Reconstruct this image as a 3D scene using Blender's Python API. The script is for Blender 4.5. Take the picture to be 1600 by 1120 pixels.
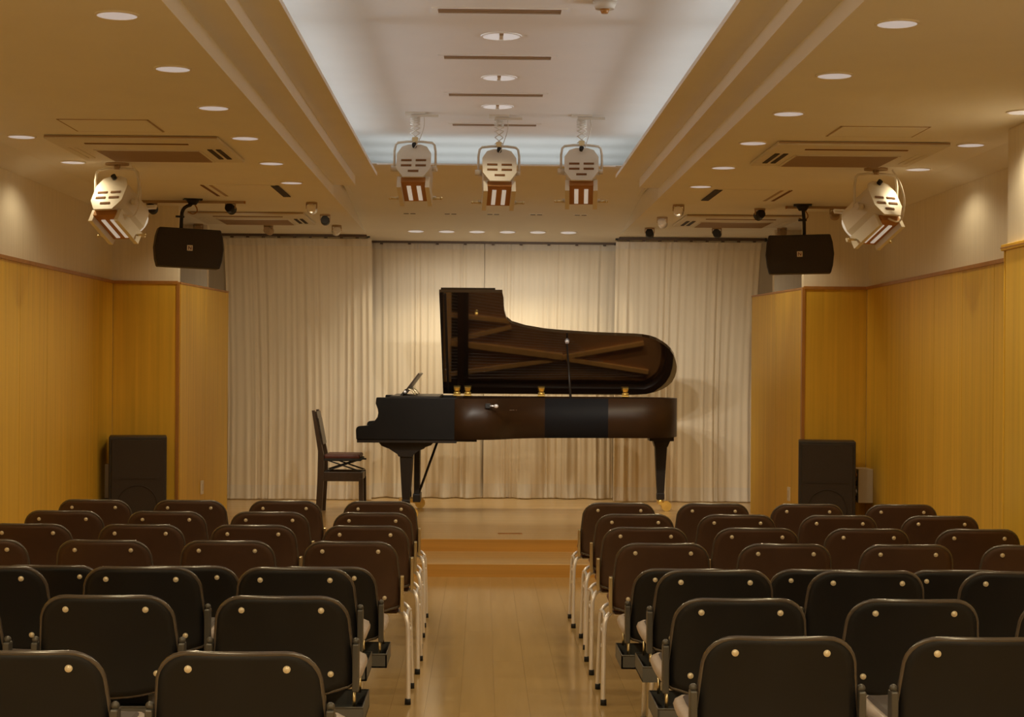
import bpy, bmesh, math, random
from math import sin, cos, pi, radians as R, sqrt
from mathutils import Vector, Matrix
random.seed(7)
for _o in list(bpy.data.objects): bpy.data.objects.remove(_o)
SC = bpy.context.scene; COL = SC.collection

# ---------------------------------------------------------------- camera, world, exposure
cd = bpy.data.cameras.new('camera'); cam = bpy.data.objects.new('camera', cd); COL.objects.link(cam)
cd.sensor_width = 36.0; cd.lens = 60.75; cd.shift_y = 13/1600; cd.clip_start = .05
psi = math.atan(45/2700); rho = .0075
r0 = Vector((cos(psi), -sin(psi), 0)); fw = Vector((sin(psi), cos(psi), 0)); u0 = Vector((0, 0, 1))
rv = r0*cos(rho)+u0*sin(rho); uv = u0*cos(rho)-r0*sin(rho)
cam.matrix_world = Matrix(((rv.x, uv.x, -fw.x, 0), (rv.y, uv.y, -fw.y, 0), (rv.z, uv.z, -fw.z, 1.5), (0, 0, 0, 1)))
SC.camera = cam
W = bpy.data.worlds.new('world'); SC.world = W; W.use_nodes = True
W.node_tree.nodes['Background'].inputs[0].default_value = (.5, .4, .3, 1); W.node_tree.nodes['Background'].inputs[1].default_value = 0.0
SC.view_settings.view_transform = 'Standard'; SC.view_settings.look = 'None'
SC.view_settings.exposure = 0.0; SC.view_settings.gamma = 1.0; SC.view_settings.use_curve_mapping = False
SC.cycles.use_denoising = True; SC.cycles.max_bounces = 10; SC.cycles.diffuse_bounces = 6; SC.cycles.glossy_bounces = 4
SC.cycles.sample_clamp_indirect = 4.0; SC.cycles.caustics_reflective = False; SC.cycles.caustics_refractive = False

WARM = (1.0, .82, .50); NEUT = (.83, .92, 1.0); STAGEC = (1.0, .94, .82)
P_DOWN = 20; P_COVE = 2.3; P_BEAM = 1.5; P_COVE_END = 1.1; P_STAGE = 4; P_STAGE_LOW = 17; P_PEND = 85; P_SIDE = 34; P_WASH = 6; P_CENT = 4; P_SWIV = 27; P_REAR_FILL = 44

def spot(loc, target, power, col, angle=120, blend=.6, rad=.02):
    l = bpy.data.lights.new('lamp_light', 'SPOT'); l.energy = power; l.color = col; l.spot_size = R(angle); l.spot_blend = blend; l.shadow_soft_size = rad
    o = bpy.data.objects.new('lamp_light', l); COL.objects.link(o); o.location = loc
    d = Vector(target)-Vector(loc); o.rotation_euler = d.to_track_quat('-Z', 'Y').to_euler(); return o

# ceiling geometry constants
ZC, Z1, Z2, ZF, ZU = 2.78, 2.86, 2.931, 3.03, 3.25
X0L, X1L, X2L = -1.14, -.975, -.812
X0R, X1R, X2R = 1.313, 1.17, .990
YE, YB = 13.05, 16.95              # end of the tray, curtain line
XWL, XWR, YR = -2.99, 3.115, 14.0  # side walls, return walls
ZS = .186                          # stage floor
def slope_z(y): return ZF+(2.76-ZF)*(y-YE)/(YB-YE)
# cove lamps lie in the troughs behind the lips of the tray
def strip(loc, direction, along, length, power, col, w=.05, spread=180):
    l = bpy.data.lights.new('cove_light', 'AREA'); l.shape = 'RECTANGLE'; l.size = length; l.size_y = w; l.energy = power; l.color = col; l.spread = R(spread)
    o = bpy.data.objects.new('cove_light', l); COL.objects.link(o)
    x = Vector(along).normalized(); z = -Vector(direction).normalized(); y = z.cross(x)
    o.matrix_world = Matrix(((x.x, y.x, z.x, loc[0]), (x.y, y.y, z.y, loc[1]), (x.z, y.z, z.z, loc[2]), (0, 0, 0, 1)))
for k in range(3):
    yc = .2+4.3*k+2.1
    for xx, sx in ((X2L-.15, 1), (X2R+.15, -1)):
        strip((xx, yc, 2.985), (sx*.35, 0, 1), (0, 1, 0), 4.2, P_COVE, NEUT, .20)
        strip((xx+sx*.02, yc, 3.03), (sx, 0, .24), (0, 1, 0), 4.2, P_BEAM, NEUT, .03, 40)
for yy in (13.38, 14.0, 14.62): strip(((X2L+X2R)/2, yy, 3.035), (0, 0, 1), (1, 0, 0), 2.1, P_COVE_END, NEUT, .4)

# ---------------------------------------------------------------- materials (all procedural)
def S(c):  # sRGB 0-255 to linear
    return tuple((((v/255)+.055)/1.055)**2.4 if v/255 > .04045 else v/255/12.92 for v in c)
def mat(name, col, rough=.5, metal=0, var=.06, scale=(8, 8, 8), coat=0, bump=0, spec=.5, detail=4, objvar=0, emit=None, coat_ior=1.5):
    m = bpy.data.materials.new(name); m.use_nodes = True; nt = m.node_tree; N = nt.nodes; L = nt.links
    b = N['Principled BSDF']; b.inputs['Roughness'].default_value = rough; b.inputs['Metallic'].default_value = metal
    b.inputs['Specular IOR Level'].default_value = spec; b.inputs['Coat Weight'].default_value = coat; b.inputs['Coat Roughness'].default_value = .05; b.inputs['Coat IOR'].default_value = coat_ior
    tc = N.new('ShaderNodeTexCoord'); mp = N.new('ShaderNodeMapping'); mp.inputs['Scale'].default_value = scale
    nz = N.new('ShaderNodeTexNoise'); nz.inputs['Scale'].default_value = 1.0; nz.inputs['Detail'].default_value = detail
    L.new(tc.outputs['Object'], mp.inputs[0]); L.new(mp.outputs[0], nz.inputs['Vector'])
    rp = N.new('ShaderNodeValToRGB'); e = rp.color_ramp.elements
    e[0].position = .3; e[1].position = .7
    e[0].color = (*[max(0, c*(1-var)) for c in col], 1); e[1].color = (*[min(1, c*(1+var)) for c in col], 1)
    L.new(nz.outputs[0], rp.inputs[0]); out = rp.outputs[0]
    if objvar:
        oi = N.new('ShaderNodeObjectInfo'); hs = N.new('ShaderNodeHueSaturation'); mr = N.new('ShaderNodeMapRange')
        mr.inputs[3].default_value = 1-objvar; mr.inputs[4].default_value = 1+objvar
        L.new(oi.outputs['Random'], mr.inputs[0]); L.new(mr.outputs[0], hs.inputs['Value']); L.new(out, hs.inputs['Color']); out = hs.outputs[0]
        va = N.new('ShaderNodeVectorMath'); va.operation = 'ADD'; L.new(tc.outputs['Object'], va.inputs[0])
        cb = N.new('ShaderNodeCombineXYZ'); mu = N.new('ShaderNodeMath'); mu.operation = 'MULTIPLY'; mu.inputs[1].default_value = 37
        L.new(oi.outputs['Random'], mu.inputs[0]); L.new(mu.outputs[0], cb.inputs[0]); L.new(mu.outputs[0], cb.inputs[1]); L.new(cb.outputs[0], va.inputs[1]); L.new(va.outputs[0], mp.inputs[0])
    L.new(out, b.inputs['Base Color'])
    if bump:
        bp = N.new('ShaderNodeBump'); bp.inputs['Strength'].default_value = bump; bp.inputs['Distance'].default_value = .01
        L.new(nz.outputs[0], bp.inputs['Height']); L.new(bp.outputs[0], b.inputs['Normal'])
    if emit:
        b.inputs['Emission Color'].default_value = (*emit[0], 1); b.inputs['Emission Strength'].default_value = emit[1]
    return m
M = dict(
    ceil=mat('ceiling_paint', (.88, .86, .82), .9, var=.015, scale=(3, 3, 3), spec=.1),
    riserw=mat('brightened_riser_white', (.95, .95, .95), .8, var=.01, spec=.1),  # riser faces whitened to look more brightly lit than the ceiling
    wallp=mat('wall_paper', (.82, .76, .66), .9, var=.04, scale=(60, 60, 2), spec=.1, bump=.05),
    wood=mat('golden_veneer', (.72, .45, .05), .42, var=.10, scale=(26, 26, .7), objvar=.05, detail=6, spec=.35),
    trimw=mat('brown_molding', (.42, .19, .04), .4, var=.1, scale=(20, 20, 4)),
    floor=mat('floor_plank_wood', (.50, .338, .145), .15, var=.06, scale=(16, .9, 16), objvar=.02, detail=6, spec=.5),
    floorb=mat('floor_base', (.30, .18, .06), .4),
    stage=mat('stage_wood', (.62, .42, .19), .24, var=.09, scale=(.8, 24, 24), detail=6),
    riser=mat('riser_wood', (.55, .30, .07), .25, var=.1, scale=(.7, 20, 40), detail=6),
    curtain=mat('cream_curtain', (.80, .70, .54), .95, var=.03, scale=(30, 30, 1.5), spec=.05),
    hem=mat('curtain_hem', (.76, .69, .58), .95, var=.03, scale=(30, 30, 3), spec=.05),
    lacq=mat('black_lacquer', (.012, .008, .006), .09, var=.1, coat=.6),
    lacqm=mat('satin_black', (.018, .013, .010), .42, var=.15, scale=(5, 5, 5), spec=.3),
    lacqc=mat('retouched_black', (.008, .007, .0065), .5, var=.15, scale=(5, 5, 5), spec=.15),
    lacql=mat('lid_lacquer', (.014, .008, .005), .10, var=.1, coat=1.0, coat_ior=2.0),
    lacqr=mat('rim_reflected_brown', (.030, .013, .005), .42, var=.12, scale=(3, 3, 3), spec=.35),  # brown base stands in for warm reflections in the black lacquer
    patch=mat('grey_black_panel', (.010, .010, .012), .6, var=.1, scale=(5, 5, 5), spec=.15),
    brass=mat('polished_brass', (.95, .66, .18), .28, .7, var=.05),
    gold=mat('gold_plate', (.95, .45, .11), .45, .1, var=.08),
    plate=mat('plate_bronze', (.45, .20, .06), .45, .1, var=.08),
    sbrd=mat('soundboard', (.50, .22, .06), .35, var=.1, scale=(2, 30, 2)),
    string=mat('steel_strings', (.6, .5, .4), .3, 1),
    felt=mat('red_leather', (.10, .028, .022), .55, var=.15, scale=(20, 20, 20)),
    bench=mat('dark_walnut', (.045, .025, .015), .35, var=.2, scale=(20, 20, 3)),
    ivory=mat('ivory_keys', (.8, .76, .66), .3),
    shellA=mat('brown_shell', (.082, .044, .027), .45, var=.1, scale=(6, 6, 6), spec=.3),
    shellB=mat('black_shell', (.012, .012, .013), .5, var=.12, scale=(6, 6, 6), spec=.3),
    edge=mat('glossy_edge', (.065, .052, .044), .22, var=.1, spec=1.0),  # base lightened to help the bead show a highlight
    cushA=mat('brown_cushion', (.10, .035, .02), .6, var=.1, scale=(30, 30, 30)),
    cushB=mat('dark_cushion', (.05, .035, .03), .6, var=.1, scale=(30, 30, 30)),
    seatedge=mat('pale_seat_edge', (.45, .38, .34), .3, var=.1, scale=(4, 30, 4)),
    chrome=mat('chrome', (.95, .94, 1.0), .22, .5, var=.03),
    bar=mat('champagne_steel', (.72, .62, .38), .28, 1, var=.05),
    barB=mat('dark_grey_steel', (.09, .085, .075), .38, .3, var=.1),
    tray=mat('grey_tray', (.10, .10, .095), .5, var=.1),
    rubber=mat('black_rubber', (.008, .008, .008), .7),
    stud=mat('pale_stud', (.78, .70, .52), .3, .3, var=.05),
    cab=mat('speaker_cabinet', (.026, .020, .017), .55, var=.15, scale=(12, 12, 12)),
    grille=mat('speaker_grille', (.030, .021, .016), .7, var=.2, scale=(160, 160, 160), bump=.2),
    white=mat('white_enamel', (.74, .69, .60), .4, var=.03),
    dark=mat('dark_opening', (.03, .014, .006), .8),
    vbrown=mat('brown_recess', (.20, .085, .02), .8),
    hoodb=mat('warm_hood_inside', (.42, .19, .05), .7),
    acw=mat('ac_plastic', (.74, .70, .63), .6, var=.02),
    slat=mat('grille_slat', (.42, .29, .17), .6, var=.03),
    lamp=mat('lamp_diffuser', (.8, .8, .8), .5, emit=((1, .985, 1), .29)),
    lampw=mat('lamp_vent_glow', (.8, .8, .8), .5, emit=((1, .97, .85), .26)),
    wblk=mat('matt_black', (.012, .010, .009), .6),
    wbox=mat('box_enamel', (.62, .55, .45), .5, var=.03),
    badge=mat('badge_silver', (.75, .70, .64), .35),
    badgei=mat('badge_ink', (.20, .09, .07), .5),
    rail=mat('rail_brown', (.10, .06, .035), .5),
)

# ---------------------------------------------------------------- builders
class B:
    """collects shapes into one bmesh"""
    def __init__(s): s.bm = bmesh.new()
    def box(s, lo, hi, bev=0, mi=0, rot=None):
        lo, hi = Vector(lo), Vector(hi); c = (lo+hi)/2; d = hi-lo
        r = bmesh.ops.create_cube(s.bm, size=1)
        vs = r['verts']
        for v in vs: v.co = Vector((v.co.x*d.x, v.co.y*d.y, v.co.z*d.z))
        fs = {f for v in vs for f in v.link_faces}
        if bev:
            es = {e for v in vs for e in v.link_edges}
            rr = bmesh.ops.bevel(s.bm, geom=list(es), offset=bev, segments=2, affect='EDGES', profile=.5)
            vs = rr['verts']; vs = list({v for f in rr['faces'] for v in f.verts} | {v for v in vs}); fs = {f for v in vs for f in v.link_faces}
        for v in vs:
            if rot: v.co = rot @ v.co
            v.co += c
        for f in fs: f.material_index = mi
        return s
    def cyl(s, a, b, r, r2=None, n=14, mi=0, cap=True):
        a, b = Vector(a), Vector(b); d = b-a; L = d.length; r2 = r if r2 is None else r2
        q = d.to_track_quat('Z', 'Y').to_matrix()
        A = [s.bm.verts.new(a+q @ Vector((r*cos(2*pi*i/n), r*sin(2*pi*i/n), 0))) for i in range(n)]
        C = [s.bm.verts.new(b+q @ Vector((r2*cos(2*pi*i/n), r2*sin(2*pi*i/n), 0))) for i in range(n)]
        for i in range(n):
            f = s.bm.faces.new((A[i], A[(i+1) % n], C[(i+1) % n], C[i])); f.smooth = True; f.material_index = mi
        if cap:
            s.bm.faces.new(A[::-1]).material_index = mi; s.bm.faces.new(C).material_index = mi
        return s
    def tube(s, pts, r, n=8, sub=0, closed=False, mi=0):
        P = [Vector(p) for p in pts]
        for _ in range(sub):
            Q = []
            m = len(P)
            rng = range(m) if closed else range(m-1)
            if not closed: Q.append(P[0])
            for i in rng:
                a, b = P[i], P[(i+1) % m]; Q += [a*.75+b*.25, a*.25+b*.75]
            if not closed: Q.append(P[-1])
            P = Q
        m = len(P); rings = []; up = None
        for i in range(m):
            if closed: t = (P[(i+1) % m]-P[i-1]).normalized()
            else: t = (P[min(i+1, m-1)]-P[max(i-1, 0)]).normalized()
            if up is None:
                up = Vector((0, 0, 1)) if abs(t.z) < .9 else Vector((1, 0, 0))
            x = up.cross(t).normalized(); y = t.cross(x); up = y
            rings.append([s.bm.verts.new(P[i]+(x*cos(2*pi*k/n)+y*sin(2*pi*k/n))*r) for k in range(n)])
        for i in range(m if closed else m-1):
            a, b = rings[i], rings[(i+1) % m]
            for k in range(n):
                f = s.bm.faces.new((a[k], a[(k+1) % n], b[(k+1) % n], b[k])); f.smooth = True; f.material_index = mi
        if not closed:
            s.bm.faces.new(rings[0][::-1]).material_index = mi; s.bm.faces.new(rings[-1]).material_index = mi
        return s
    def prism(s, poly, ext, mi=0, smooth=False):
        """poly: 3D points of one face; ext: extrusion vector"""
        P = [Vector(p) for p in poly]; e = Vector(ext)
        A = [s.bm.verts.new(p) for p in P]; C = [s.bm.verts.new(p+e) for p in P]; n = len(P)
        s.bm.faces.new(A[::-1]).material_index = mi; s.bm.faces.new(C).material_index = mi
        for i in range(n):
            f = s.bm.faces.new((A[i], A[(i+1) % n], C[(i+1) % n], C[i])); f.material_index = mi; f.smooth = smooth
        return s
    def sphere(s, c, r, n=10, mi=0, sc=(1, 1, 1)):
        rr = bmesh.ops.create_uvsphere(s.bm, u_segments=n+2, v_segments=n, radius=r)
        for v in rr['verts']: v.co = Vector((v.co.x*sc[0], v.co.y*sc[1], v.co.z*sc[2]))+Vector(c)
        for f in {f for v in rr['verts'] for f in v.link_faces}: f.smooth = True; f.material_index = mi
        return s
    def ring(s, c, r1, r2, z0, z1, n=24, mi=0):
        c = Vector(c); V = []
        for r, z in ((r1, z0), (r2, z0), (r2, z1), (r1, z1)):
            V.append([s.bm.verts.new(c+Vector((r*cos(2*pi*i/n), r*sin(2*pi*i/n), z))) for i in range(n)])
        for k in range(4):
            a, b = V[k], V[(k+1) % 4]
            for i in range(n): s.bm.faces.new((a[i], b[i], b[(i+1) % n], a[(i+1) % n])).material_index = mi
        return s
    def quad(s, *p, mi=0):
        s.bm.faces.new([s.bm.verts.new(Vector(q)) for q in p]).material_index = mi; return s
def obj(name, b, m, parent=None, off=None, local=True):
    bm = b.bm if isinstance(b, B) else b
    bmesh.ops.recalc_face_normals(bm, faces=bm.faces)
    if off is not None:
        for v in bm.verts: v.co -= Vector(off)
    me = bpy.data.meshes.new(name); bm.to_mesh(me); bm.free()
    for k in (m if isinstance(m, (list, tuple)) else [m]): me.materials.append(M[k])
    o = bpy.data.objects.new(name, me); COL.objects.link(o)
    if parent: o.parent = parent
    return o
def tag(o, label, cat, group=None):
    o['label'] = label; o['category'] = cat
    if group: o['group'] = group
    return o
def thing(name, label, cat, loc=(0, 0, 0), rot=(0, 0, 0), group=None):
    o = bpy.data.objects.new(name, None); COL.objects.link(o); o.empty_display_size = .1
    o.location = loc; o.rotation_euler = rot
    return tag(o, label, cat, group)
def struct(name, b, m, parent=None):
    o = obj(name, b, m, parent)
    if not parent: o['kind'] = 'structure'
    return o
def dup(root, loc, label, rot=None, group=None):
    r = root.copy(); COL.objects.link(r); r.location = loc; r['label'] = label
    if rot is not None: r.rotation_euler = rot
    if group: r['group'] = group
    def rec(a, b):
        for ch in a.children:
            c = ch.copy(); COL.objects.link(c); c.parent = b; rec(ch, c)
    rec(root, r); return r

# ================================================================ ROOM SHELL
fl = struct('floor', B().box((-3.3, -1.6, -.06), (3.4, 13.2, -.006)), 'floorb')
PWID = .1526; mesh_cache = {}
def plank(x, y0, y1):
    k = round(y1-y0, 3)
    if k not in mesh_cache:
        b = B().box((0, 0, -.008), (PWID-.0007, k-.0008, 0)); o = obj('plank', b, 'floor', fl); mesh_cache[k] = o
    else:
        o = mesh_cache[k].copy(); COL.objects.link(o)
    o.location = (x, y0, 0); return o
LEN = 2.3; offs = [0, .9, 1.7, .45, 1.3]
for i in range(40):
    x = XWL+i*PWID; y = 1.9-offs[i % 5]
    while y < 12.33:
        y1 = min(y+LEN, 12.33)
        if y1-y > .02 and y1 > 2.4: plank(x, max(y, 2.4), y1)
        y += LEN
# rear part of the floor behind the viewpoint, joint-free
struct('floor_rear', B().box((XWL, -1.6, -.006), (XWR, 2.398, 0)), 'floor')
# stage: low step and stage floor
st = struct('floor_step', B().box((XWL, 12.332, -.006), (XWR, 13.18, .093), bev=.004), ['stage'])
obj('riser_board', B().box((XWL, 12.322, 0), (XWR, 12.334, .088)), 'riser', st)
sg = struct('floor_stage', B().box((XWL, 13.182, -.006), (XWR, 17.7, ZS), bev=.004), 'stage')
obj('riser_board', B().box((XWL, 13.170, .093), (XWR, 13.184, .181)), 'riser', sg)
obj('floor_pocket', B().box((.125, 13.59, ZS), (.317, 13.64, ZS+.004)), 'trimw', sg)

def wall_panels(par, pts_fn, seams, z0, z1):
    for a, b in zip(seams[:-1], seams[1:]): pts_fn(par, a+.003, b-.003, z0, z1)
SE = [4.9, 5.6, 6.3, 7.0, 7.7, 8.4, 9.1, 9.8, 10.5, 11.2, 11.9, 12.6, 13.3, 13.99]
wl = struct('wall_left', B().box((-3.3, -1.6, 0), (XWL-.012, 14.1, 2.80)), 'wallp')
for a, b in zip(SE[:-1], SE[1:]):
    obj('wood_panel', B().box((XWL-.0095, a+.003, 0), (XWL, b-.003, 2.148)), 'wood', wl)
obj('panel_backing', B().box((XWL-.0125, 4.9, 0), (XWL-.0095, 13.99, 2.148)), 'trimw', wl)
struct('trim_1', B().box((XWL-.014, -1.6, 2.148), (XWL+.010, 14.0, 2.172)), 'trimw')
wr = struct('wall_right', B().box((XWR+.012, -1.6, 0), (3.45, 14.1, 2.80)), 'wallp')
for a, b in zip(SE[:-1], SE[1:]):
    if a > 9: obj('wood_panel', B().box((XWR, a+.003, 0), (XWR+.0095, b-.003, 2.148)), 'wood', wr)
obj('panel_backing', B().box((XWR+.0095, 9.1, 0), (XWR+.0125, 13.99, 2.148)), 'trimw', wr)
struct('trim_2', B().box((XWR-.010, 9.0, 2.148), (XWR+.014, 14.0, 2.172)), 'trimw')
# return walls at the stage corners
for nm, xa, xb, xs, k in (('wall_return_left', -3.3, -2.47, XWL, 1), ('wall_return_right', 2.60, 3.45, XWR, -1)):
    w = struct(nm, B().box((xa, YR+.012, 0), (xb, YR+.10, 2.80)), 'wallp')
    lo, hi = (xs, xb) if k > 0 else (xa, xs)
    obj('wood_panel', B().box((lo, YR, 0), (hi, YR+.014, 2.148)), 'wood', w)
    obj('top_molding', B().box((lo, YR-.010, 2.148), (hi, YR+.014, 2.172)), 'trimw', w)
    e = xb if k > 0 else xa
    obj('corner_post', B().box((e-.012, YR-.006, 0), (e+.012, YR+.05, 2.165)), 'trimw', w)
# angled wooden wings that close the stage at both sides
for nm, p, q, s in (('wall_wing_left', (-2.452, 14.02), (-2.315, 15.72), -1), ('wall_wing_right', (2.60, 14.02), (2.445, 15.72), 1)):
    p, q = Vector((*p, 0)), Vector((*q, 0)); d = q-p; n = Vector((-d.y, d.x, 0)).normalized(); n = n if n.x*s > 0 else -n
    w = struct(nm, B().prism([p+n*.008, q+n*.008, q+n*.05, p+n*.05], (0, 0, 2.150)), 'trimw')
    for a, b in ((0, .5), (.5, 1)):
        obj('wood_panel', B().prism([p+d*(a+.002), p+d*(b-.002), p+d*(b-.002)+n*.01, p+d*(a+.002)+n*.01], (0, 0, 2.150)), 'wood', w)
    obj('top_molding', B().prism([p-n*.004+Vector((0, 0, 2.150)), q-n*.004+Vector((0, 0, 2.150)), q+n*.05+Vector((0, 0, 2.150)), p+n*.05+Vector((0, 0, 2.150))], (0, 0, .016)), 'trimw', w)
struct('wall_back', B().box((-3.3, 17.55, 0), (3.45, 17.7, 3.4)), 'wallp')
struct('wall_recess_left', B().box((-3.3, 15.9, 0), (-2.54, 16.0, 2.80)), 'wallp')
struct('wall_recess_right', B().box((2.68, 15.9, 0), (3.45, 16.0, 2.80)), 'wallp')
struct('wall_rear', B().box((-3.3, -1.7, 0), (3.45, -1.6, 3.4)), 'wallp')
struct('wall_side_stage_left', B().box((-3.3, 14.1, 0), (-3.2, 17.6, 2.80)), 'wallp')
struct('wall_side_stage_right', B().box((3.35, 14.1, 0), (3.45, 17.6, 2.80)), 'wallp')
# pilaster with rounded edge on the right
pil = struct('wall_pilaster', B().box((2.772, 6.9, 0), (3.3, 9.138, 2.80), bev=.03), 'wallp')
for a, b in ((6.95, 7.65), (7.65, 8.35), (8.35, 9.10)):
    obj('wood_panel', B().box((2.76, a+.002, 0), (2.774, b-.002, 2.135)), 'wood', pil)
obj('wood_panel', B().box((2.764, 9.136, 0), (3.12, 9.15, 2.135), bev=.003), 'wood', pil)
obj('top_molding', B().box((2.750, 6.9, 2.135), (3.12, 9.156, 2.168), bev=.004), 'wood', pil)
obj('molding_groove', B().box((2.748, 6.9, 2.146), (3.12, 9.158, 2.153)), 'trimw', pil)

# ---- ceiling: side soffits, stepped tray, upper ceiling, sloped stage soffit
YN, YK = -1.6, 17.6
ceil_l = struct('ceiling_side_left', B().box((-3.3, YN, ZC), (X0L-.012, YK, ZC+.075)), 'ceil')
ceil_r = struct('ceiling_side_right', B().box((X0R+.012, YN, ZC), (3.45, YK, ZC+.075)), 'ceil')
# cornice strips between ceiling and wall
struct('trim_3', B().prism([(-2.80, YN, ZC), (XWL-.01, YN, 2.712), (XWL-.01, YN, ZC)], (0, YR-YN, 0)), 'ceil')
struct('trim_4', B().prism([(2.93, YN, ZC), (XWR+.01, YN, 2.712), (XWR+.01, YN, ZC)], (0, YR-YN, 0)), 'ceil')
for nm, xa, xb, xc, s in (('ceiling_steps_left', X0L, X1L, X2L, -1), ('ceiling_steps_right', X0R, X1R, X2R, 1)):
    ob = struct(nm, B().prism([(xa, YN, ZC-.001), (xa, YN, Z1), (xb, YN, Z1), (xb, YN, Z2), (xc, YN, Z2), (xc, YN, Z2+.025), (xc+s*.30, YN, Z2+.025), (xc+s*.30, YN, Z1+.05), (xa+s*.03, YN, ZC+.06), (xa+s*.03, YN, ZC-.001)], (0, YE-YN, 0)), ['ceil', 'riserw'])
    for f in ob.data.polygons:
        if abs(f.normal.x) > .9 and f.normal.x*s < 0: f.material_index = 1
    struct(nm.replace('steps', 'trough'), B().box((xc+s*.30-.01, YN, Z2), (xc+s*.30+.01, 15.1, ZU+.01)), 'ceil')
    # tapering side of the sloped soffit above the stage
    struct(nm.replace('steps', 'taper'), B().prism([(xa, YE, ZC-.001), (xa, YK, ZC-.001), (xa, YK, ZC+.02), (xa, YB, ZC+.02), (xa, YE, ZF)], (s*.03, 0, 0)), 'ceil')
struct('ceiling_upper', B().box((-1.3, YN, ZU), (1.5, 15.1, ZU+.06)), 'ceil')
struct('ceiling_trough_end', B().box((-1.3, 15.02, 2.935), (1.5, 15.10, ZU+.01)), 'ceil')
struct('ceiling_stage', B().prism([(X0L-.002, YE, ZF), (X0L-.002, YE+.02, ZF), (X0L-.002, YB+.6, slope_z(YB+.6)+.03), (X0L-.002, YB+.6, slope_z(YB+.6)), (X0L-.002, YE, ZF-.004)], (X0R-X0L+.004, 0, 0)), 'ceil')
# lip of the end trough
struct('trim_5', B().box((X2L, YE-.001, ZF-.012), (X2R, YE+.015, ZF)), 'ceil')

# ================================================================ CEILING FITTINGS
def disc_lamp(name, label, loc, r, group, power=0, col=WARM, ang=152, split=False, tgt=None, cat='ceiling light'):
    t = thing(name, label, cat, loc, group=group)
    obj('trim_ring', B().ring((0, 0, 0), r, r*1.12, -.006, .0), 'ceil', t)
    if split:
        for s in (-1, 1):
            P = [(s*.012+s*r*.97*sin(a), r*.97*cos(a), -.004) for a in [pi*k/12 for k in range(13)]]
            obj('diffuser', B().prism(P, (0, 0, .004)), 'lamp', t)
        obj('centre_clip', B().box((-.010, -r, -.008), (.010, -r*.5, -.002)), 'slat', t)
    else:
        obj('diffuser', B().cyl((0, 0, -.004), (0, 0, 0), r, n=28), 'lamp', t)
    if power:
        g = tgt or (loc[0], loc[1], 0)
        spot((loc[0], loc[1], loc[2]-.03), g, power, col, ang, .5, .02)
    return t
ORD = ['first', 'second', 'third', 'fourth', 'fifth', 'sixth', 'seventh', 'eighth']
for i, y in enumerate([6.36, 7.50, 8.63, 9.77, 10.98, 12.135]):
    disc_lamp('downlight', f'round white downlight on bench-side ceiling beside the tray, {ORD[5-i]} from the stage', (-1.352, y, ZC), .073, 'downlights along the ceiling tray', P_DOWN)
    disc_lamp('downlight', f'round white downlight on pillar-side ceiling beside the tray, {ORD[5-i]} from the stage', (1.52, y, ZC), .073, 'downlights along the ceiling tray', P_DOWN)
for i, y in enumerate([9.80, 11.02]):
    disc_lamp('downlight', f'round white downlight next to the bench-side wall, {ORD[1-i]} from the stage', (-2.615, y, ZC), .073, 'downlights along the walls', P_WASH)
for i, y in enumerate([8.50, 9.763, 10.97]):
    disc_lamp('downlight', f'round white downlight next to the pillar-side wall, {ORD[2-i]} from the stage', ((2.66, 2.758, 2.764)[i], y, ZC), .073, 'downlights along the walls', 30 if i == 0 else P_WASH)
for y in (-.6, .3, 1.2, 2.6, 3.9, 5.15):   # unseen lamps added overhead for fill, continuing the rows
    for x in (-1.352, 1.52): spot((x, y, ZC-.02), (x, y, 0), P_REAR_FILL if y < 3 else P_DOWN, WARM, 152, .5)
for y in (7.4, 8.6):  # unseen wall lamps nearer the camera, added for fill
    spot((-2.615, y, ZC-.02), (-2.615, y, 0), P_WASH, WARM, 152, .5)
for i, y in enumerate([9.141, 10.457, 11.615]):
    disc_lamp('twin_downlight', f'oval twin-diffuser downlight between ceiling slots, {ORD[2-i]} from the stage', (.083, y, ZU), .098, 'twin downlights on the upper ceiling', P_CENT, WARM, 110, True)
for i, y in enumerate([8.492, 9.767, 11.11, 12.49]):
    t = thing('slot_diffuser', f'slim brown linear air slot on the upper ceiling, {ORD[3-i]} from the stage', 'air slot', (.068, y, ZU), group='linear air slots on the upper ceiling')
    obj('frame', B().box((-.335, -.070, -.006), (.335, -.055, 0)).box((-.335, .055, -.006), (.335, .070, 0)).box((-.335, -.055, -.006), (-.302, .055, 0)).box((.302, -.055, -.006), (.335, .055, 0)), 'ceil', t)
    obj('slot', B().box((-.302, -.055, -.003), (.302, .055, -.001)), 'vbrown', t)
    for yy in (-.02, .02): obj('vane', B().box((-.302, yy-.008, -.006), (.302, yy+.008, -.002)), 'slat', t)
t = thing('smoke_detector', 'small round smoke detector on the bright upper ceiling', 'detector', (.569, 8.266, ZU))
obj('body', B().cyl((0, 0, -.035), (0, 0, 0), .045, .058, n=20), 'wbox', t); obj('sensor', B().cyl((0, 0, -.055), (0, 0, -.035), .016, .024, n=14), 'trimw', t)
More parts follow.
